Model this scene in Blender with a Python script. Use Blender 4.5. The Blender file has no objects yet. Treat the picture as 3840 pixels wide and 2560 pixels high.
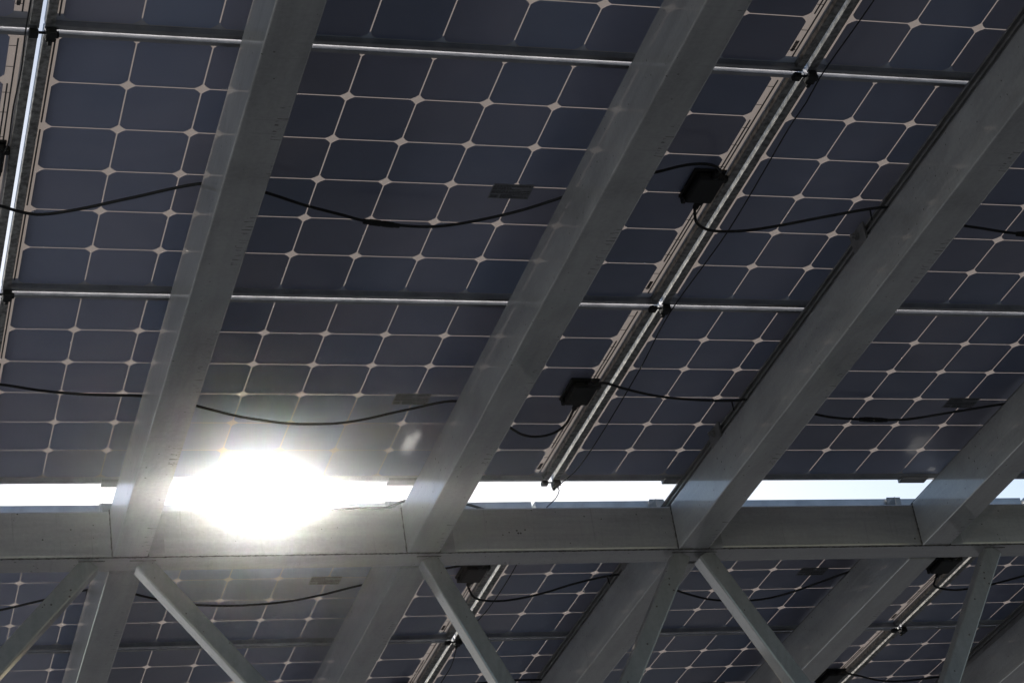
import bpy, bmesh, math, random
from mathutils import Matrix, Vector, noise

random.seed(7)
sc = bpy.context.scene
COL = sc.collection

# ---------------------------------------------------------------- frame of the canopy
# everything overhead lives in the tilted frame of the canopy: a along the girder,
# b down the slope towards the sun, n out of the upper face of the panels
SLOPE = math.radians(6.0)
HEIGHT = 4.25
cs, sn = math.cos(SLOPE), math.sin(SLOPE)
FRAME = Matrix(((1, 0, 0, 0), (0, cs, sn, 0), (0, -sn, cs, HEIGHT), (0, 0, 0, 1)))
ROT = FRAME.to_3x3()

PITCH = 0.158          # one cell
MA = 1.6751            # module pitch along a
MB_ = 0.9942           # module pitch along b
ROW_B = {-1: -MB_, 0: 0.0, 1: MB_, 2: 2 * MB_, 3: 3.1397, 4: 3.1397 + MB_, 5: 3.1397 + 2 * MB_}
ROW_N = {-1: 0, 0: 0, 1: 0, 2: -.003, 3: -0.0094, 4: -0.0094, 5: -0.0094}

# ---------------------------------------------------------------- helpers
def link(o):
    COL.objects.link(o)
    return o

def tag(o, label=None, cat=None, group=None, kind=None):
    if label: o['label'] = label
    if cat: o['category'] = cat
    if group: o['group'] = group
    if kind: o['kind'] = kind
    return o

def mesh_from(bm, name, mat, smooth=False):
    bmesh.ops.recalc_face_normals(bm, faces=bm.faces)
    me = bpy.data.meshes.new(name)
    bm.to_mesh(me); bm.free()
    if smooth:
        for p in me.polygons: p.use_smooth = True
    for m in (mat if isinstance(mat, (list, tuple)) else [mat]):
        me.materials.append(m)
    return me

def obj(name, bm, mat, parent=None, smooth=False):
    me = bm if isinstance(bm, bpy.types.Mesh) else mesh_from(bm, name, mat, smooth)
    o = link(bpy.data.objects.new(name, me))
    if parent is not None:
        o.parent = parent
    return o

def thing(name, label, cat, base, group=None):
    o = link(bpy.data.objects.new(name, None))
    o.empty_display_size = 0.1
    o.matrix_world = FRAME @ Matrix.Translation(Vector(base))
    return tag(o, label, cat, group)

def single(name, bm, mat, base, label, cat, group=None, smooth=False):
    o = obj(name, bm, mat, None, smooth)
    o.matrix_world = FRAME @ Matrix.Translation(Vector(base))
    return tag(o, label, cat, group)

def box(bm, x0, x1, y0, y1, z0, z1, bev=0.0, seg=2):
    r = bmesh.ops.create_cube(bm, size=1.0)
    vs = r['verts']
    for v in vs:
        v.co = Vector((x0 + (v.co.x + .5) * (x1 - x0), y0 + (v.co.y + .5) * (y1 - y0), z0 + (v.co.z + .5) * (z1 - z0)))
    if bev > 0:
        es = list({e for v in vs for e in v.link_edges})
        bmesh.ops.bevel(bm, geom=es, offset=bev, segments=seg, affect='EDGES', profile=0.5, clamp_overlap=True)
    return bm

def smooth_path(pts, step=0.012):
    P = [Vector(p) for p in pts]
    if len(P) < 3:
        out = []
        for i in range(len(P) - 1):
            n = max(2, int((P[i + 1] - P[i]).length / step))
            out += [P[i].lerp(P[i + 1], k / n) for k in range(n)]
        return out + [P[-1]]
    ext = [P[0] * 2 - P[1]] + P + [P[-1] * 2 - P[-2]]
    out = []
    for i in range(1, len(ext) - 2):
        p0, p1, p2, p3 = ext[i - 1:i + 3]
        n = max(2, int((p2 - p1).length / step))
        d01 = max((p1 - p0).length, 1e-4) ** .5; d12 = max((p2 - p1).length, 1e-4) ** .5; d23 = max((p3 - p2).length, 1e-4) ** .5
        m1 = (p2 - p1) + d12 * ((p1 - p0) / d01 - (p2 - p0) / (d01 + d12))
        m2 = (p2 - p1) + d12 * ((p3 - p2) / d23 - (p3 - p1) / (d12 + d23))
        for k in range(n):
            t = k / n
            out.append((2 * t**3 - 3 * t**2 + 1) * p1 + (t**3 - 2 * t**2 + t) * m1 + (-2 * t**3 + 3 * t**2) * p2 + (t**3 - t**2) * m2)
    return out + [P[-1]]

def tube(bm, path, rad, seg=10, cap=True):
    n = len(path)
    rads = rad if isinstance(rad, (list, tuple)) else [rad] * n
    rings, u = [], None
    for i, p in enumerate(path):
        t = (path[min(i + 1, n - 1)] - path[max(i - 1, 0)]).normalized()
        if u is None:
            u = t.cross(Vector((0, 0, 1)))
            if u.length < 1e-3: u = t.cross(Vector((1, 0, 0)))
        u = (u - t * u.dot(t)).normalized()
        w = t.cross(u)
        rings.append([bm.verts.new(p + (u * math.cos(2 * math.pi * k / seg) + w * math.sin(2 * math.pi * k / seg)) * rads[i]) for k in range(seg)])
    for i in range(n - 1):
        for k in range(seg):
            bm.faces.new((rings[i][k], rings[i][(k + 1) % seg], rings[i + 1][(k + 1) % seg], rings[i + 1][k]))
    if cap:
        bm.faces.new(rings[0][::-1]); bm.faces.new(rings[-1])
    return bm

def bar(bm, p, q, w, h, up, bev=0.004):
    """a square tube from p to q"""
    p, q = Vector(p), Vector(q)
    t = (q - p); L = t.length; t.normalize()
    up = Vector(up); up = (up - t * up.dot(t)).normalized(); s = t.cross(up)
    b2 = bmesh.new(); box(b2, -w / 2, w / 2, -h / 2, h / 2, 0, L, bev)
    M = Matrix((s, up, t)).transposed().to_4x4(); M.translation = p
    b2.transform(M)
    me = bpy.data.meshes.new('tmp'); b2.to_mesh(me); b2.free(); bm.from_mesh(me); bpy.data.meshes.remove(me)
    return bm

# ---------------------------------------------------------------- materials
def mat(name):
    m = bpy.data.materials.new(name); m.use_nodes = True
    nt = m.node_tree; b = nt.nodes['Principled BSDF']
    return m, nt, b

def node(nt, t, **kw):
    n = nt.nodes.new(t)
    for k, v in kw.items():
        if k.startswith('i_'):
            n.inputs[k[2:].replace('_', ' ')].default_value = v
        else:
            setattr(n, k, v)
    return n

def ramp(nt, fac, stops):
    r = node(nt, 'ShaderNodeValToRGB')
    els = r.color_ramp.elements
    els[0].position, els[0].color = stops[0][0], (*stops[0][1], 1)
    els[1].position, els[1].color = stops[-1][0], (*stops[-1][1], 1)
    for pos, c in stops[1:-1]:
        e = els.new(pos); e.color = (*c, 1)
    nt.links.new(fac, r.inputs['Fac'])
    return r.outputs['Color']

def mapping(nt, scale, out='Object'):
    tc = node(nt, 'ShaderNodeTexCoord'); mp = node(nt, 'ShaderNodeMapping')
    mp.inputs['Scale'].default_value = scale
    nt.links.new(tc.outputs[out], mp.inputs['Vector'])
    return mp.outputs['Vector']

def noise_tex(nt, vec, scale, detail=4, rough=.55, dist=0.0):
    n = node(nt, 'ShaderNodeTexNoise')
    n.inputs['Scale'].default_value = scale; n.inputs['Detail'].default_value = detail
    n.inputs['Roughness'].default_value = rough; n.inputs['Distortion'].default_value = dist
    nt.links.new(vec, n.inputs['Vector'])
    return n.outputs['Fac']

def mix(nt, fac, a, b, mode='MIX'):
    m = node(nt, 'ShaderNodeMix', data_type='RGBA', blend_type=mode)
    for sock, v in ((m.inputs[0], fac), (m.inputs[6], a), (m.inputs[7], b)):
        if hasattr(v, 'links'): nt.links.new(v, sock)
        elif isinstance(v, (int, float)): sock.default_value = v
        else: sock.default_value = (*v, 1)
    return m.outputs[2]

def steel(name, lo, hi, metallic=.10, rough=(.30, .5), along='b', specks=True):
    """galvanised / mill finish tube: mottled, faintly streaked along its length, a few rust specks"""
    m, nt, b = mat(name)
    L = nt.links.new
    st = {'b': (26, 2.2, 26), 'a': (2.2, 26, 26), 'n': (26, 26, 2.2)}[along]
    streak = noise_tex(nt, mapping(nt, st), 1.0, 5, .6)
    big = noise_tex(nt, mapping(nt, (3, 3, 3)), 1.0, 3, .6, .6)
    fine = noise_tex(nt, mapping(nt, (90, 90, 90)), 1.0, 3, .6)
    f1 = mix(nt, .5, streak, big)
    f2 = mix(nt, .22, f1, fine)
    colr = ramp(nt, f2, [(.32, lo), (.68, hi)])
    if specks:
        v = node(nt, 'ShaderNodeTexVoronoi', feature='F1')
        v.inputs['Scale'].default_value = 1.0
        nt.links.new(mapping(nt, (34, 40, 34)), v.inputs['Vector'])
        n2 = noise_tex(nt, mapping(nt, (2.1, 1.3, 2.1)), 1.0, 2)
        thr = node(nt, 'ShaderNodeMath', operation='MULTIPLY'); L(n2, thr.inputs[0]); thr.inputs[1].default_value = .30
        lt = node(nt, 'ShaderNodeMath', operation='LESS_THAN'); L(v.outputs['Distance'], lt.inputs[0])
        sub = node(nt, 'ShaderNodeMath', operation='SUBTRACT'); L(thr.outputs[0], sub.inputs[0]); sub.inputs[1].default_value = .092
        L(sub.outputs[0], lt.inputs[1])
        colr = mix(nt, lt.outputs[0], colr, (.045, .038, .032))
    scr = noise_tex(nt, mapping(nt, {'b': (4, 95, 9), 'a': (95, 9, 4), 'n': (40, 40, 40)}[along]), 1.0, 2, .6, .4)
    colr = mix(nt, ramp(nt, scr, [(.62, (0, 0, 0)), (.80, (.32, .32, .32))]), colr, (.11, .11, .11))
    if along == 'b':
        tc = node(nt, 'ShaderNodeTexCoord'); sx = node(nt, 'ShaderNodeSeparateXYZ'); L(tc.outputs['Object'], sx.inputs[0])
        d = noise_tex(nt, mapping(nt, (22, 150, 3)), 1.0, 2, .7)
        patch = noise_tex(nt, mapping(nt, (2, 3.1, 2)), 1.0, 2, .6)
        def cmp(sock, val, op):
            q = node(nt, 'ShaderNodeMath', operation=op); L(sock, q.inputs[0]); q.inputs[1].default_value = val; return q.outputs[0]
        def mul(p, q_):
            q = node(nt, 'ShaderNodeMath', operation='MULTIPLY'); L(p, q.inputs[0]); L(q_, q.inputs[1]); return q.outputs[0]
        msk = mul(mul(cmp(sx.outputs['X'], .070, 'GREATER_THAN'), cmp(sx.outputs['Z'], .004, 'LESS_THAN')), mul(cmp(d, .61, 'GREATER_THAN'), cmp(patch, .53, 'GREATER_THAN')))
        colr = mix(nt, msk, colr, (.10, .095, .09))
    stain = noise_tex(nt, mapping(nt, {'b': (5, 1.1, 3), 'a': (1.1, 5, 3), 'n': (5, 5, 1.5)}[along]), 1.0, 6, .65, 1.2)
    colr = mix(nt, 1.0, colr, ramp(nt, stain, [(.30, (.70, .70, .69)), (.50, (1, 1, 1)), (.72, (1.10, 1.09, 1.07))]), 'MULTIPLY')
    L(colr, b.inputs['Base Color'])
    b.inputs['Metallic'].default_value = metallic
    b.inputs['Coat Weight'].default_value = .9; b.inputs['Coat Roughness'].default_value = .06; b.inputs['Coat IOR'].default_value = 1.55
    mr = node(nt, 'ShaderNodeMapRange'); L(f2, mr.inputs['Value'])
    mr.inputs['From Min'].default_value = .3; mr.inputs['From Max'].default_value = .7
    mr.inputs['To Min'].default_value = rough[0]; mr.inputs['To Max'].default_value = rough[1]
    L(mr.outputs['Result'], b.inputs['Roughness'])
    wob = {'b': (7, 1.6, 55), 'a': (1.6, 7, 40), 'n': (30, 30, 2)}[along]
    w = noise_tex(nt, mapping(nt, wob), 1.0, 3, .5)
    w2 = mix(nt, .12, w, fine)
    bp = node(nt, 'ShaderNodeBump'); bp.inputs['Strength'].default_value = .26; bp.inputs['Distance'].default_value = .006
    L(w2, bp.inputs['Height']); L(bp.outputs['Normal'], b.inputs['Normal'])
    return m

def plain(name, colr, rough=.5, metallic=0.0, var=.15, scale=30, coat=0):
    m, nt, b = mat(name)
    f = noise_tex(nt, mapping(nt, (scale,) * 3), 1.0, 4, .6)
    lo = tuple(c * (1 - var) for c in colr); hi = tuple(min(1, c * (1 + var)) for c in colr)
    nt.links.new(ramp(nt, f, [(.35, lo), (.65, hi)]), b.inputs['Base Color'])
    b.inputs['Roughness'].default_value = rough; b.inputs['Metallic'].default_value = metallic
    b.inputs['Coat Weight'].default_value = coat
    return m

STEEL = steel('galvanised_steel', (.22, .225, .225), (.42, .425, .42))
STEEL_A = steel('galvanised_steel_girder', (.22, .222, .225), (.40, .40, .40), along='a')
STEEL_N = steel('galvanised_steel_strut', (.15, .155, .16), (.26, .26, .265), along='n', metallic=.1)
ALU = plain('aluminium_frame', (.39, .39, .40), .38, .84, .12, 20)
ALU_END = plain('aluminium_frame_end_dull', (.33, .325, .31), .50, .65, .45, 70)
RAIL = plain('aluminium_rail', (.22, .22, .22), .42, .5, .15, 20)
DARK = plain('rail_slot_shadow', (.02, .02, .02), .8)
WELD = plain('weld_metal', (.085, .08, .075), .7, .3, .5, 160)
BLACK = plain('black_plastic', (.005, .0055, .005), .6, 0, .2, 60)
CABLE = plain('cable_rubber', (.009, .009, .010), .6, 0, .25, 40)
BOLT = plain('zinc_bolt', (.45, .45, .44), .3, .9, .1, 60)
RIBBON = plain('tinned_ribbon', (.10, .105, .11), .35, .5, .2, 90)
STICKER = plain('barcode_ink', (.05, .05, .05), .6)

def cell_material():
    m, nt, b = mat('silicon_cell_back')
    L = nt.links.new
    geo = node(nt, 'ShaderNodeNewGeometry'); oi = node(nt, 'ShaderNodeObjectInfo')
    rnd = node(nt, 'ShaderNodeMath', operation='ADD'); L(geo.outputs['Random Per Island'], rnd.inputs[0]); L(oi.outputs['Random'], rnd.inputs[1])
    fr = node(nt, 'ShaderNodeMath', operation='FRACT'); L(rnd.outputs[0], fr.inputs[0])
    cellc = ramp(nt, fr.outputs[0], [(0, (.295, .340, .470)), (.5, (.340, .358, .475)), (1, (.390, .385, .470))])
    cloud = noise_tex(nt, mapping(nt, (2.2, 2.2, 2.2)), 1.0, 3, .55, .8)
    c2 = mix(nt, 1.0, cellc, ramp(nt, cloud, [(.3, (.82, .86, .90)), (.7, (1.12, 1.08, 1.06))]), 'MULTIPLY')
    dust = noise_tex(nt, mapping(nt, (60, 60, 60)), 1.0, 5, .7)
    c3 = mix(nt, ramp(nt, dust, [(.55, (0, 0, 0)), (.85, (.10, .10, .10))]), c2, (.30, .29, .27))
    L(c3, b.inputs['Base Color'])
    b.inputs['Roughness'].default_value = .55
    b.inputs['Specular IOR Level'].default_value = .2
    b.inputs['Coat Weight'].default_value = .7
    b.inputs['Coat IOR'].default_value = 1.45
    rr = node(nt, 'ShaderNodeMapRange'); L(cloud, rr.inputs['Value'])
    rr.inputs['To Min'].default_value = .10; rr.inputs['To Max'].default_value = .22
    L(rr.outputs['Result'], b.inputs['Coat Roughness'])
    return m

def sheet_material():
    m, nt, b = mat('translucent_backsheet')
    L = nt.links.new
    f = noise_tex(nt, mapping(nt, (14, 14, 14)), 1.0, 4, .6)
    c = ramp(nt, f, [(.3, (.41, .352, .322)), (.7, (.475, .408, .37))])
    L(c, b.inputs['Base Color'])
    b.inputs['Roughness'].default_value = .4
    b.inputs['Coat Weight'].default_value = 1.0; b.inputs['Coat Roughness'].default_value = .14; b.inputs['Coat IOR'].default_value = 1.45
    tr = node(nt, 'ShaderNodeBsdfTranslucent'); tr.inputs['Color'].default_value = (.48, .405, .355, 1)
    mx = node(nt, 'ShaderNodeMixShader'); mx.inputs['Fac'].default_value = .30
    out = nt.nodes['Material Output']
    L(b.outputs[0], mx.inputs[1]); L(tr.outputs[0], mx.inputs[2]); L(mx.outputs[0], out.inputs['Surface'])
    return m

LABEL = plain('rating_label_film', (.25, .255, .27), .5, 0, .15, 25)
PRINT = plain('rating_label_print', (.05, .05, .055), .5)
CELL = cell_material(); SHEET = sheet_material()

# ---------------------------------------------------------------- the solar panel
O0, O1 = -0.0328, 1.6313          # outer edges of the frame, from the first cell
P0, P1 = -0.0165, 0.9645
FT, FBOT = 0.014, -0.0125

def cells_bm():
    bm = bmesh.new()
    g, c = 0.0015, 0.0152
    for i in range(10):
        for j in range(6):
            x0, x1 = i * PITCH + g, (i + 1) * PITCH - g
            y0, y1 = j * PITCH + g, (j + 1) * PITCH - g
            pts = []
            for (cx, cy, sx, sy, order) in ((x0, y0, 1, 1, 0), (x1, y0, -1, 1, 1), (x1, y1, -1, -1, 0), (x0, y1, 1, -1, 1)):
                a = [(cx, cy + sy * c), (cx + sx * c * .44, cy + sy * c * .44), (cx + sx * c, cy)]
                pts += a[::-1] if order else a
            bm.faces.new([bm.verts.new((x, y, 0.0)) for x, y in pts])
    return bm

def ring(bm, x0, x1, y0, y1, z0, z1, w_a0, w_a1, w_b0, w_b1):
    box(bm, x0, x1, y0, y0 + w_b0, z0, z1, .0012, 1)
    box(bm, x0, x1, y1 - w_b1, y1, z0, z1, .0012, 1)
    n = len(bm.faces)
    box(bm, x0, x0 + w_a0, y0 + w_b0 - .0008, y1 - w_b1 + .0008, z0 + .0004, z1 - .0004, .0012, 1)
    box(bm, x1 - w_a1, x1, y0 + w_b0 - .0008, y1 - w_b1 + .0008, z0 + .0004, z1 - .0004, .0012, 1)
    bm.faces.ensure_lookup_table()
    for f in bm.faces[n:]: f.material_index = 1

def frame_bm():
    bm = bmesh.new()
    ring(bm, O0, O1, P0, P1, FBOT, FT, .020, .020, .0115, .0125)
    return bm

def holes_bm():
    bm = bmesh.new()
    for x in (O0 + .045, O1 - .045):
        for y in (P0 + .0058, P1 - .0062):
            r = bmesh.ops.create_cone(bm, cap_ends=True, segments=12, radius1=.0032, radius2=.0032, depth=.0012)
            for v in r['verts']: v.co += Vector((x, y, FBOT - .0003))
    return bm

def sheet_bm():
    bm = bmesh.new()
    bm.faces.new([bm.verts.new(p) for p in ((O0 + .012, P0 + .007, .0022), (O1 - .012, P0 + .007, .0022), (O1 - .012, P1 - .007, .0022), (O0 + .012, P1 - .007, .0022))])
    return bm

def strip(bm, x, y0, y1, w=.0034):
    box(bm, x - w / 2, x + w / 2, y0, y1, -.0006, .0006)

def ribbon_left_bm():
    """tinned bus strips at the near end: one piece per pair of cell rows, on a common carrier tape"""
    bm = bmesh.new()
    for j in (0, 2, 4):
        strip(bm, -.0062, j * PITCH + .012, (j + 2) * PITCH - .014, .0036)
    return bm

def ribbon_right_bm():
    bm = bmesh.new()
    for (j0, j1) in ((1, 2.45), (3.05, 5)):
        strip(bm, 1.5868, j0 * PITCH + .014, j1 * PITCH - .012)
    strip(bm, 1.5955, .020, 2.45 * PITCH, .0034)
    strip(bm, 1.5955, 3.05 * PITCH, 6 * PITCH - .020, .0034)
    for j in range(6):
        for k in (.28, .72):
            y = (j + k) * PITCH
            box(bm, 1.5790, 1.5945, y - .0005, y + .0005, -.0005, .0005)
    return bm

def barcode_bm():
    bm = bmesh.new()
    rr = random.Random(3); y = .872
    while y < .902:
        w = rr.choice((.0006, .0011, .0017))
        box(bm, 1.5818, 1.5905, y, y + w, -.0004, .0004)
        y += w + rr.choice((.0007, .0012))
    box(bm, 1.5826, 1.5896, .905, .909, -.0004, .0004)
    return bm

def junction_bm():
    bm = bmesh.new()
    box(bm, 1.520, 1.603, .368, .486, -.0075, -.001, .002, 2)      # base plate
    box(bm, 1.530, 1.599, .374, .480, -.027, -.006, .006, 3)       # housing
    box(bm, 1.526, 1.537, .470, .492, -.020, -.002, .002, 2)       # clip foot
    box(bm, 1.596, 1.611, .385, .402, -.020, -.004, .003, 2)       # latch
    return bm

def gland_bm(y0, y1):
    bm = bmesh.new()
    d = 1 if y1 > y0 else -1
    tube(bm, [Vector((1.572, y0, -.017)), Vector((1.570, y0 + d * .008, -.018)), Vector((1.569, y0 + d * .0081, -.018)), Vector((1.567, y1 - d * .004, -.022)), Vector((1.566, y1, -.024))],
         [.0100, .0100, .0082, .0076, .0055], 12)
    return bm

def label_bm():
    bm = bmesh.new()
    v = [(1.050, .464), (1.150, .464), (1.150, .524), (1.050, .524)]
    box(bm, 1.050, 1.150, .464, .524, -.0009, -.0003)
    return bm

def print_bm():
    """rows of fine print, too small to read at this distance"""
    bm = bmesh.new(); rr = random.Random(11)
    y = .468
    while y < .520:
        x = 1.053 if y < .505 else 1.078
        end = 1.147 if rr.random() < .6 else rr.uniform(1.09, 1.13)
        while x < end:
            w = rr.uniform(.0018, .0075)
            box(bm, x, min(x + w, end), y, y + .0019, -.0015, -.0011)
            x += w + rr.uniform(.0010, .0022)
        y += .0042 if rr.random() < .8 else .0062
    for k in range(9):
        x = 1.054 + k * .0022
        box(bm, x, x + rr.choice((.0007, .0012)), .508, .519, -.0015, -.0011)
    return bm

ME = {
    'cells': mesh_from(cells_bm(), 'cells', CELL),
    'frame': mesh_from(frame_bm(), 'frame', [ALU, ALU_END]),
    'hole': mesh_from(holes_bm(), 'earthing_holes', DARK),
    'sheet': mesh_from(sheet_bm(), 'backsheet', SHEET),
    'ribbon': mesh_from(ribbon_left_bm(), 'ribbon', RIBBON),
    'ribbon2': mesh_from(ribbon_right_bm(), 'ribbon', RIBBON),
    'bar': mesh_from(barcode_bm(), 'barcode_sticker', STICKER),
    'jb': mesh_from(junction_bm(), 'junction_box', BLACK),
    'g1': mesh_from(gland_bm(.376, .345), 'cable_gland', BLACK, True),
    'g2': mesh_from(gland_bm(.478, .506), 'cable_gland', BLACK, True),
    'label': mesh_from(label_bm(), 'rating_label', LABEL),
    'print': mesh_from(print_bm(), 'fine_print', PRINT),
}

PANELS = {
    (-1, 0): 'solar panel sliver in the top left corner, left of the white slit',
    (-1, 1): 'solar panel edge with junction box at far left, beside the white slit',
    (0, 0): 'solar panel cut off by the top edge, crossed by two beams between both slits',
    (1, 0): 'solar panel cut off by the top right corner, right of the grey slit',
    (0, 1): 'large solar panel with a clear rating label, upper row between the two slits',
    (1, 1): 'solar panel in the upper row, between the grey slit and the fourth beam',
    (0, 2): 'solar panel above the sun gap, lower near row left of the grey slit',
    (1, 2): 'solar panel above the sun gap, lower near row right of the grey slit',
    (0, 3): 'solar panel just behind the girder at lower left, under the sun',
    (1, 3): 'solar panel just behind the girder at lower centre right',
    (2, 3): 'solar panel just behind the girder at lower right, partly hidden by a slanting strut',
    (0, 4): 'farthest solar panel at the bottom left edge, second row behind the girder',
    (1, 4): 'farthest solar panel at the bottom centre, second row behind the girder',
    (2, 4): 'farthest solar panel at the bottom right corner, second row behind the girder',
    # neighbours that the photograph leaves outside its frame
    (2, 1): 'solar panel beyond the right edge, upper row next to the fourth beam',
    (2, 2): 'solar panel beyond the right edge, lower near row over the girder end',
    (-1, 2): 'solar panel beyond the left edge in the row above the sun gap',
    (-1, 3): 'solar panel beyond the left edge just behind the girder',
    (0, -1): 'solar panel above the top edge of the picture, left of the grey slit',
    (1, -1): 'solar panel above the top edge of the picture, right of the grey slit',
    (0, 5): 'solar panel of the third row behind the girder, left part',
    (1, 5): 'solar panel of the third row behind the girder, middle part',
    (2, 5): 'solar panel of the third row behind the girder, right part',
}
for (m, R), lab in PANELS.items():
    t = thing('solar_panel', lab, 'solar panel', (m * MA, ROW_B[R], ROW_N[R]), 'solar panels of the canopy')
    obj('frame', ME['frame'], None, t)
    obj('cells', ME['cells'], None, t)
    obj('backsheet', ME['sheet'], None, t)
    obj('ribbon', ME['ribbon'], None, t); obj('ribbon', ME['ribbon2'], None, t)
    obj('barcode_sticker', ME['bar'], None, t)
    obj('fine_print', ME['print'], None, obj('rating_label', ME['label'], None, t))
    jb = obj('junction_box', ME['jb'], None, t)
    obj('cable_gland', ME['g1'], None, jb); obj('cable_gland', ME['g2'], None, jb)

# ---------------------------------------------------------------- rafters, girder, struts
NT, NB = -0.082, -0.228
G0, G1 = 2.985, 3.081
RAF = [(0.344, .096), (1.181, .095), (2.017, .095), (2.826, .092), (3.690, .095)]

def weld(bm, p, q, r, seed, seg=7):
    rr = random.Random(seed)
    p, q = Vector(p), Vector(q)
    n = max(4, int((q - p).length / .006))
    path = [p.lerp(q, i / n) + Vector((rr.uniform(-1, 1), rr.uniform(-1, 1), rr.uniform(-1, 1))) * r * .25 for i in range(n + 1)]
    tube(bm, path, [r * rr.uniform(.7, 1.3) for _ in path], seg)

near_lab = ['steel beam overhead left of centre, running down to the girder beside the sun',
            'steel beam overhead in the centre, running down to the girder right of the sun',
            'steel beam right of the grey slit, with a slotted rail along its left top edge',
            'steel beam in the upper right corner, meeting the girder at the right edge',
            None]
far_lab = ['steel beam behind the girder at lower left, half lost in the sun glare',
           'steel beam behind the girder below the sun, left of the narrow slit',
           'steel beam behind the girder at lower centre, with a slotted rail on its left edge',
           'steel beam behind the girder at lower right, left of the junction box',
           'steel beam in the bottom right corner behind the girder, beside a dark rail']
for i, (a0, w) in enumerate(RAF):
    a1 = a0 + w
    spans = []
    if near_lab[i]: spans.append((-1.1, G0, near_lab[i]))
    spans.append((G1, 6.1, far_lab[i]))
    for (b0, b1, lab) in spans:
        t = thing('steel_rafter', lab, 'beam', (a0, b0, NB), 'rafters of the canopy')
        bm = bmesh.new(); box(bm, 0, w, 0, b1 - b0, 0, NT - NB, .0035, 2)
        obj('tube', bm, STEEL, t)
        if b1 == G0:
            bm = bmesh.new(); box(bm, w * .4, w + .048, b1 - b0 - .0055, b1 - b0 - .0004, .002, NT - NB - .004, .001, 1)
            obj('end_plate', bm, STEEL_A, t)
            bm = bmesh.new()
            L = b1 - b0
            weld(bm, (0, L - .003, .004), (0, L - .003, NT - NB), .0028, i)
            weld(bm, (0, L - .006, 0), (w, L - .006, 0), .0030, i + 20)
            weld(bm, (w, L - .008, 0), (w, L - .008, NT - NB), .0035, i + 40)
            obj('weld_bead', bm, WELD, t, True)

# mounting rails between the rafters and the panel frames
rail_lab = ['aluminium mounting rail on top of the left steel beam',
            'aluminium mounting rail on top of the centre steel beam',
            'slotted aluminium mounting rail along the left top edge of the third beam',
            'aluminium mounting rail on top of the fourth steel beam at right',
            'dark slotted mounting rail on the beam in the bottom right corner']
RN0, RN1 = NT + .0006, FBOT - .0012
for i, (a0, w) in enumerate(RAF):
    x0, x1 = (.022, .066) if i in (0, 2, 4) else (.066, .090)
    bs = -1.1 if i < 4 else 3.12
    b_end = 6.1
    t = thing('mounting_rail', rail_lab[i], 'rail', (a0, bs, 0), 'mounting rails on the beams')
    L = b_end - bs
    hz = RN1 - RN0
    top_far = RN1 - .0096
    bm = bmesh.new()
    # C profile: web, two lips and a bead, as one extrusion (open towards the left)
    for (xa, xb, za, zb) in ((x0 + .010, x1, RN0, RN1 - .010), (x0, x0 + .0105, RN0 + .052, RN1 - .010), (x0, x0 + .0105, RN0, RN0 + .026), (x0 + .002, x0 + .0104, RN0 + .036, RN0 + .041)):
        box(bm, xa, xb, 0, L, za, zb, .0008, 1)
    obj('channel', bm, RAIL, t)
    if i in (2, 4):
        for bb in (0.30, 1.58, 2.62, 3.45, 4.55):
            if bb < bs + .1: continue
            cl = bmesh.new()
            y = bb - bs
            box(cl, x0 - .006, x0 + .001, y - .038, y + .038, RN0 + .001, RN1 - .0002, .001, 1)
            c = obj('clamp_plate', cl, RAIL, t)
            b2 = bmesh.new()
            r = bmesh.ops.create_cone(b2, cap_ends=True, segments=6, radius1=.0105, radius2=.0105, depth=.010)
            for v in r['verts']: v.co = Vector((x0 - .010 + v.co.z, y + v.co.x, RN0 + .048 + v.co.y))
            r = bmesh.ops.create_cone(b2, cap_ends=True, segments=12, radius1=.0055, radius2=.0055, depth=.012)
            for v in r['verts']: v.co = Vector((x0 - .018 + v.co.z, y + v.co.x, RN0 + .048 + v.co.y))
            obj('bolt', b2, BOLT if False else RAIL, c)

# end clamps that grip the frames where the canopy is interrupted
for i, (a0, w) in enumerate(RAF):
    side = ['first', 'second', 'third', 'fourth', 'fifth'][i]
    if i < 4:
        bm = bmesh.new()
        box(bm, -.030, .060, 0, .034, FBOT - .010, FBOT - .0012, .001, 1)
        box(bm, -.030, .060, .0265, .034, FBOT - .0012, FT + .002, .001, 1)
        box(bm, -.030, .060, .010, .0345, FT + .0006, FT + .005, .001, 1)
        single('end_clamp', bm, RAIL, (a0 + .006 if i in (0, 2) else a0 - .012, P1 + ROW_B[2] - .0265 + .0009, 0),
               'dark end clamp under the panel edge at the %s beam, above the sky gap' % side, 'clamp', 'end clamps at the gap')
    t = thing('rail_bracket', 'pale metal bracket with bolt standing on the girder at the %s beam' % side, 'bracket', (a0, ROW_B[3] + P0 - .012, 0), 'brackets on the girder')
    if i == 4: t['label'] = 'metal bracket on the girder beyond the right edge at the fifth beam'
    bm = bmesh.new()
    box(bm, -.008, .040, 0, .0045, -.080, .004, .0008, 1)
    box(bm, -.008, .040, -.050, .0005, -.0805, -.0765, .0008, 1)
    box(bm, -.0081, -.004, -.046, .0003, -.0770, -.018, .0006, 1)
    obj('plate', bm, RAIL, t)
    bm = bmesh.new()
    r = bmesh.ops.create_cone(bm, cap_ends=True, segments=6, radius1=.008, radius2=.008, depth=.007)
    for v in r['verts']: v.co += Vector((.020, -.028, -.0735))
    r = bmesh.ops.create_cone(bm, cap_ends=True, segments=12, radius1=.0042, radius2=.0042, depth=.030)
    for v in r['verts']: v.co += Vector((.020, -.028, -.060))
    obj('bolt', bm, BOLT, t)

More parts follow.
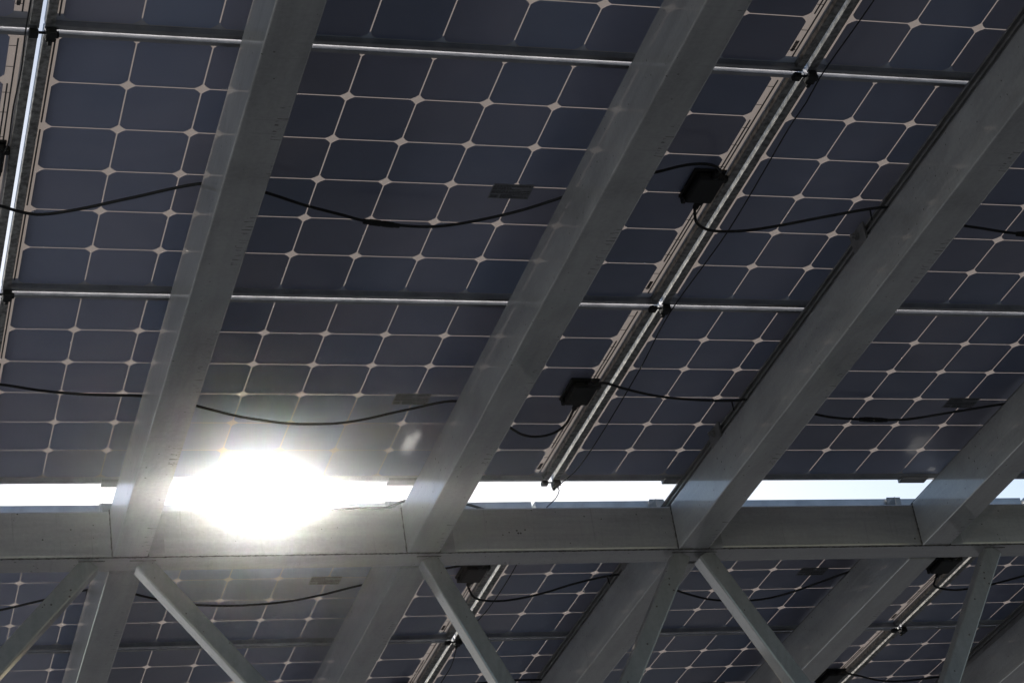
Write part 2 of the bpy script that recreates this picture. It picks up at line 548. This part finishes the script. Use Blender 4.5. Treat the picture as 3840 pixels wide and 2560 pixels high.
# girder
t = thing('steel_girder', 'long horizontal steel girder across the picture below the bright sky gap', 'girder', (-2.6, G0, NB + .003))
bm = bmesh.new(); box(bm, 0, 8.6, 0, G1 - G0, 0, NT - NB - .004, .007, 3)
obj('tube', bm, STEEL_A, t)
bm = bmesh.new()
weld(bm, (0.4, .004, .0008), (8.2, .004, .0008), .0021, 77, 6)
obj('seam_weld', bm, WELD, t, True)
CHORD_N = -1.08
t = thing('steel_chord', 'lower steel chord of the girder truss, out of sight below the struts', 'girder', (-2.6, 3.005, CHORD_N - .055))
bm = bmesh.new(); box(bm, 0, 8.6, 0, .06, 0, .06, .005, 2); obj('tube', bm, STEEL_A, t)

STRUTS = [  # (a, n) of the outer edges at top and further down, widths
    ('steel strut leaning left from the girder node at the left beam', (.290, -.224), (.290 - .90 * .80, -1.03)),
    ('steel strut leaning right from the girder node at the left beam, below the sun', (.430, -.224), (.430 + .78 * .80, -1.03)),
    ('steel strut leaning right from the girder node under the centre beam', (1.252, -.224), (1.252 + .445 * .80, -1.03)),
    ('steep steel strut leaning left from the girder node under the railed beam', (2.040, -.224), (2.040 - .60 * .80, -1.03)),
    ('steel strut leaning right from the girder node under the railed beam', (2.112, -.224), (2.112 + .525 * .80, -1.03)),
    ('steel strut leaning left from the girder node at the far right', (3.090, -.224), (3.090 - .615 * .80, -1.03)),
]
for k, (lab, (a0, n0), (a1, n1)) in enumerate(STRUTS):
    t = thing('steel_strut', lab, 'strut', (a0, 3.035, n0), 'struts of the girder truss')
    bm = bmesh.new()
    bar(bm, (0, 0, -.002), (a1 - a0, 0, n1 - n0), .053, .053, (0, 1, 0), .005)
    obj('tube', bm, STEEL_N, t)
    bm = bmesh.new()
    s = .036
    weld(bm, (-s, -.026, -.001), (s, -.026, -.001), .0017, k + 100)
    obj('weld_bead', bm, WELD, t, True)

# ---------------------------------------------------------------- corner clips and wires
def clip_bm(kind):
    bm = bmesh.new()
    box(bm, -.031, -.008, -.012, .013, -.026, FBOT - .0008, .003, 2)
    box(bm, .008, .033, -.020, .018, -.030, FBOT - .0008, .003, 2)
    box(bm, -.012, .012, -.005, .004, -.019, FBOT - .0030, .002, 2)
    box(bm, .014, .024, .012, .028, -.033, -.017, .002, 2)
    box(bm, .028, .040, -.006, .008, -.026, -.014, .002, 2)
    for v in bm.verts: v.co.x *= .85; v.co.y *= .8
    return bm

CLIP = mesh_from(clip_bm(0), 'corner_clip', BLACK)
for (m, b, nn, lab) in ((1, .973, 0, 'black corner clip on the grey slit in the upper right'),
                        (1, 1.968, 0, 'black corner clip on the grey slit, middle right of the picture'),
                        (1, 2.956, 0, 'black corner clip hanging at the sky gap, holding a thin wire'),
                        (1, 3.1397 + .973, -.0094, 'black corner clip on the slit behind the girder at bottom centre'),
                        (0, .970, 0, 'black corner clip on the white slit in the upper left corner'),
                        (0, 1.966, 0, 'black corner clip on the white slit at the left edge'),
                        (2, 3.1397 + .973, -.0094, 'black corner clip on the slit at bottom right')):
    o = link(bpy.data.objects.new('corner_clip', CLIP))
    o.matrix_world = FRAME @ Matrix.Translation(Vector((m * MA - .038, b, nn)))
    tag(o, lab, 'clip', 'corner clips on the slits')

def wire(name, pts, r, label, cat, group, matl=CABLE, connector=None, ties=(), step=.012):
    pts = [Vector(p) for p in pts]
    base = pts[0].copy()
    path = [p - base for p in smooth_path(pts, step)]
    if connector is None and not ties:
        bm = bmesh.new(); tube(bm, path, r, 8)
        return single(name, bm, matl, base, label, cat, group, True)
    t = thing(name, label, cat, base, group)
    bm = bmesh.new(); tube(bm, path, r, 8); obj('lead', bm, matl, t, True)
    if connector:
        c = Vector(connector) - base
        i = min(range(len(path)), key=lambda q: (path[q] - c).length)
        d = (path[min(i + 2, len(path) - 1)] - path[max(i - 2, 0)]).normalized()
        p = path[i]
        bm = bmesh.new()
        prof = [(-.046, .0040), (-.045, .0062), (-.030, .0066), (-.029, .0076), (-.003, .0078), (-.0025, .0064), (.0025, .0064), (.003, .0074), (.030, .0070), (.031, .0060), (.045, .0056), (.046, .0040)]
        tube(bm, [p + d * s for s, _ in prof], [q for _, q in prof], 12)
        obj('connector', bm, BLACK, t)
    for (p, q) in ties:
        bm = bmesh.new()
        tube(bm, [Vector(p) - base, Vector(q) - base], .0022, 6)
        obj('cable_tie', bm, BLACK, t)
    return t

N = -.045
def lev(pts, n=N): return [(p[0], p[1], p[2] if len(p) > 2 else n) for p in pts]
CG = 'black panel cables'
gl = lambda m, R, top: (m * MA + 1.566, ROW_B[R] + (.345 if top else .506), -.024 + ROW_N[R])
# upper row
wire('panel_cable', [(-.62, 1.44, -.04), (-.35, 1.47, N)] + lev([(-.14, 1.515), (-.072, 1.552), (.009, 1.581), (.087, 1.56), (.208, 1.504), (.355, 1.438), (.43, 1.435), (.509, 1.465), (.605, 1.509), (.698, 1.543), (.754, 1.564), (.80, 1.574), (.845, 1.579), (.916, 1.581), (.983, 1.566), (1.11, 1.507), (1.202, 1.443), (1.29, 1.375), (1.398, 1.326), (1.453, 1.296), (1.478, 1.287), (1.513, 1.284), (1.541, 1.293), (1.560, 1.312)]) + [gl(0, 1, True)],
     .0036, 'sagging black cable with an inline connector across the big upper panel', 'cable', CG, connector=(.80, 1.574, N))
wire('panel_cable', [gl(0, 1, False)] + lev([(1.571, 1.518), (1.590, 1.540), (1.613, 1.554), (1.645, 1.561), (1.719, 1.554), (1.787, 1.531), (1.907, 1.480), (2.004, 1.442), (2.06, 1.43), (2.15, 1.45), (2.278, 1.497), (2.342, 1.509), (2.45, 1.527), (2.54, 1.529), (2.656, 1.509), (2.78, 1.45), (2.95, 1.40)]),
     .0036, 'black cable from the upper junction box over the slit to the railed beam', 'cable', CG, connector=(2.50, 1.529, N), ties=(((2.004, 1.442, N), (2.016, 1.466, -.062)),))
# lower near row
wire('panel_cable', [(-.5, 2.30, -.04)] + lev([(-.15, 2.322), (-.006, 2.348), (.105, 2.379), (.216, 2.396), (.353, 2.402), (.44, 2.42), (.524, 2.462), (.649, 2.516), (.773, 2.547), (.86, 2.549), (.913, 2.542), (.965, 2.525), (1.077, 2.468), (1.203, 2.418), (1.30, 2.48), (1.40, 2.568), (1.448, 2.608), (1.489, 2.619), (1.531, 2.602), (1.556, 2.545)]) + [gl(0, 2, False)],
     .0036, 'black cable sagging close above the sun to the lower junction box', 'cable', CG)
wire('panel_cable', [gl(0, 2, True)] + lev([(1.566, 2.318), (1.589, 2.311), (1.662, 2.342), (1.759, 2.378), (1.853, 2.397), (2.004, 2.405), (2.06, 2.395), (2.16, 2.42), (2.286, 2.478), (2.365, 2.501), (2.442, 2.509), (2.54, 2.513), (2.601, 2.508), (2.743, 2.458), (2.869, 2.413), (3.0, 2.38)]),
     .0036, 'black cable with connector in the row above the gap, from the lower junction box rightwards', 'cable', CG, connector=(2.49, 2.511, N), ties=(((2.004, 2.405, N), (2.016, 2.428, -.062)),))
# behind the girder
N2 = -.055
wire('panel_cable', [(-.1, 3.80, N2)] + lev([(.107, 3.705), (.230, 3.637), (.356, 3.570), (.44, 3.575), (.519, 3.620), (.582, 3.655), (.677, 3.692), (.816, 3.710), (.975, 3.690), (1.08, 3.645), (1.195, 3.576), (1.30, 3.53), (1.42, 3.47), (1.52, 3.44), (1.56, 3.45)], N2) + [gl(0, 3, True)],
     .0036, 'black cable behind the girder at lower left, below the sun', 'cable', CG, ties=(((.352, 3.572, N2), (.350, 3.60, -.075)),))
wire('panel_cable', [gl(0, 3, False)] + lev([(1.585, 3.672), (1.618, 3.704), (1.676, 3.719), (1.741, 3.707), (1.827, 3.660), (1.905, 3.597), (2.002, 3.542), (2.06, 3.53), (2.17, 3.58), (2.288, 3.665), (2.330, 3.692), (2.449, 3.748), (2.575, 3.760), (2.655, 3.742), (2.735, 3.680), (2.807, 3.600), (2.875, 3.533), (2.95, 3.49)], N2),
     .0036, 'long black cable behind the girder at lower centre, drooping between two beams', 'cable', CG, ties=(((2.002, 3.542, N2), (2.016, 3.568, -.07)),))
wire('panel_cable', [gl(1, 3, False)] + lev([(3.232, 3.660), (3.278, 3.695), (3.343, 3.711), (3.384, 3.703), (3.464, 3.668), (3.555, 3.604), (3.69, 3.54), (3.85, 3.53)], N2),
     .0036, 'black cable behind the girder at lower right, looping from the dark junction box', 'cable', CG)
wire('panel_cable', [gl(1, 4, True)] + lev([(3.262, 4.452), (3.298, 4.468), (3.414, 4.526), (3.512, 4.542), (3.653, 4.515), (3.75, 4.50)], N2),
     .0036, 'black cable along the bottom right edge of the picture', 'cable', CG)
wire('panel_cable', [gl(0, 4, True)] + lev([(1.60, 4.46), (1.68, 4.45), (1.80, 4.42), (1.925, 4.404), (2.012, 4.405), (2.06, 4.41)], N2),
     .0036, 'short piece of black cable at the bottom edge beside the railed beam', 'cable', CG)
# loose cable on the girder
wire('loose_cable', [(.98, 3.005, NT + .004), (1.03, 2.998, NT + .006), (1.107, 2.996, NT + .006), (1.16, 3.03, -.056), (1.205, 3.010, -.046), (1.30, 3.015, -.044), (1.397, 3.031, -.049), (1.46, 3.046, -.062), (1.53, 3.06, NT + .004), (1.62, 3.065, NT + .004)],
     .0042, 'loose black cable lying on the girder at the centre beam', 'cable', None)
# thin earth wires along the slits
EG = 'thin earth wires along the slits'
wire('earth_wire', [(1.692, -.4, -.022), (1.686, .30, -.026), (1.680, .684, -.030), (1.672, .965, -.026), (1.674, 1.053, -.030), (1.669, 1.125, -.033), (1.680, 1.565, -.034), (1.668, 1.985, -.028), (1.681, 2.265, -.033), (1.688, 2.759, -.033), (1.681, 2.877, -.030), (1.662, 2.958, -.028), (1.672, 2.982, -.030), (1.677, 3.037, -.030), (1.667, 3.090, -.030), (1.665, 3.12, -.034)],
     .0016, 'thin black wire along the grey slit, hanging from the clip into the gap', 'wire', EG, step=.03)
wire('earth_wire', [(1.67, 3.25, -.028), (1.680, 3.489, -.040), (1.683, 3.670, -.040), (1.678, 3.829, -.040), (1.668, 3.93, -.038), (1.655, 4.10, -.030), (1.661, 4.164, -.036), (1.676, 4.279, -.040), (1.679, 4.435, -.040), (1.676, 4.75, -.036), (1.67, 5.08, -.03)],
     .0016, 'thin black wire along the slit behind the girder at bottom centre', 'wire', EG, step=.03)
wire('earth_wire', [(-.071, -.3, -.026), (-.071, .853, -.030), (-.072, .965, -.028), (-.069, 1.072, -.030), (-.074, 1.202, -.032), (-.074, 1.342, -.032), (-.080, 1.385, -.022)],
     .0016, 'thin black wire left of the bright white slit in the corner', 'wire', EG, step=.03)

# ---------------------------------------------------------------- ground
def ground_mat(name, c0, c1, scale):
    m, nt, b = mat(name)
    v = mapping(nt, (1, 1, 1))
    g1 = noise_tex(nt, v, scale, 6, .7); g2 = noise_tex(nt, v, .35, 4, .6)
    lo2 = tuple((p * 2 + q) / 3 for p, q in zip(c0, c1)); hi2 = tuple((p + q * 2) / 3 for p, q in zip(c0, c1))
    c = mix(nt, .45, ramp(nt, g1, [(.3, c0), (.7, c1)]), ramp(nt, g2, [(.3, lo2), (.7, hi2)]))
    nt.links.new(c, b.inputs['Base Color']); b.inputs['Roughness'].default_value = .98
    bp = node(nt, 'ShaderNodeBump'); bp.inputs['Strength'].default_value = .5
    nt.links.new(g1, bp.inputs['Height']); nt.links.new(bp.outputs['Normal'], b.inputs['Normal'])
    return m

def flat(name, x0, x1, y0, y1, z, m):
    bm = bmesh.new()
    bm.faces.new([bm.verts.new(p) for p in ((x0, y0, z), (x1, y0, z), (x1, y1, z), (x0, y1, z))])
    return tag(obj(name, bm, m), kind='structure')

EXT = 150
o = flat('ground', -EXT, EXT, -EXT, EXT, 0, ground_mat('pale_concrete', (.52, .52, .515), (.70, .695, .685), 14.0))
o['label'] = 'pale concrete ground'; o['category'] = 'ground'
o = flat('added_dark_lane', -5.6, 45, -70, 90, .005, ground_mat('asphalt', (.008, .010, .0145), (.016, .018, .024), 30.0))  # unseen dark lane, added to cut bounced light on the beam undersides
o['label'] = 'added unseen asphalt lane, dims bounced light under the canopy'; o['category'] = 'added_dark_lane'

# ---------------------------------------------------------------- sun and sky
sun_abn = Vector((.2002, .8742, .4424))
sun_dir = (ROT @ sun_abn).normalized()
elev = math.asin(sun_dir.z); az = math.atan2(sun_dir.x, sun_dir.y)
w = bpy.data.worlds.new('World'); sc.world = w; w.use_nodes = True
nt = w.node_tree
sky = node(nt, 'ShaderNodeTexSky', sky_type='NISHITA')
sky.sun_disc = False
sky.sun_elevation = elev; sky.sun_rotation = az
sky.air_density = 1.0; sky.dust_density = .35; sky.ozone_density = 1.0
bg = nt.nodes['Background']; bg.inputs['Strength'].default_value = .060
nt.links.new(sky.outputs[0], bg.inputs['Color'])

ld = bpy.data.lights.new('sun', 'SUN'); ld.energy = 4.0; ld.angle = math.radians(.53); ld.color = (1.0, .95, .88)
lo = link(bpy.data.objects.new('sun', ld))
lo.rotation_euler = (-sun_dir).to_track_quat('-Z', 'Y').to_euler()
lo.location = sun_dir * 50

# ---------------------------------------------------------------- added haze imitating lens glare around the sun
GLARE_HAZE = True
if GLARE_HAZE:
    bm = bmesh.new(); box(bm, -EXT - 1, EXT + 1, -EXT - 1, EXT + 1, -1.0, 5.2)
    hm = bpy.data.materials.new('glare_haze'); hm.use_nodes = True
    hn = hm.node_tree; hn.nodes.clear()
    out = hn.nodes.new('ShaderNodeOutputMaterial'); pv = hn.nodes.new('ShaderNodeVolumePrincipled')
    pv.inputs['Color'].default_value = (.97, .97, .98, 1)
    pv.inputs['Density'].default_value = .0006
    pv.inputs['Anisotropy'].default_value = .98
    hn.links.new(pv.outputs[0], out.inputs['Volume'])
    o = obj('glare_haze', bm, hm); tag(o, 'added haze in the air around the sun', 'glare_haze', kind='stuff')

# ---------------------------------------------------------------- camera
Rr = Vector((.9514462, -.2717717, -.1445344)); Dn = Vector((.0145489, .5087293, -.8608036)); Fw = Vector((.307471, .8169056, .4879825))
cam = bpy.data.cameras.new('camera'); co = link(bpy.data.objects.new('camera', cam))
M = Matrix((ROT @ Rr, -(ROT @ Dn), -(ROT @ Fw))).transposed().to_4x4()
M.translation = FRAME @ Vector((-.5147966, -2.6436564, -2.8788202))
co.matrix_world = M
cam.sensor_width = 36; cam.sensor_fit = 'HORIZONTAL'; cam.lens = 8413.278 / 3840 * 36
cam.clip_start = .05; cam.clip_end = 5000
sc.camera = co

sc.view_settings.view_transform = 'Standard'; sc.view_settings.look = 'None'
sc.view_settings.exposure = 1.17; sc.view_settings.gamma = 1.0
sc.cycles.max_bounces = 8; sc.cycles.diffuse_bounces = 5; sc.cycles.glossy_bounces = 4
sc.cycles.transmission_bounces = 4
sc.cycles.use_denoising = True
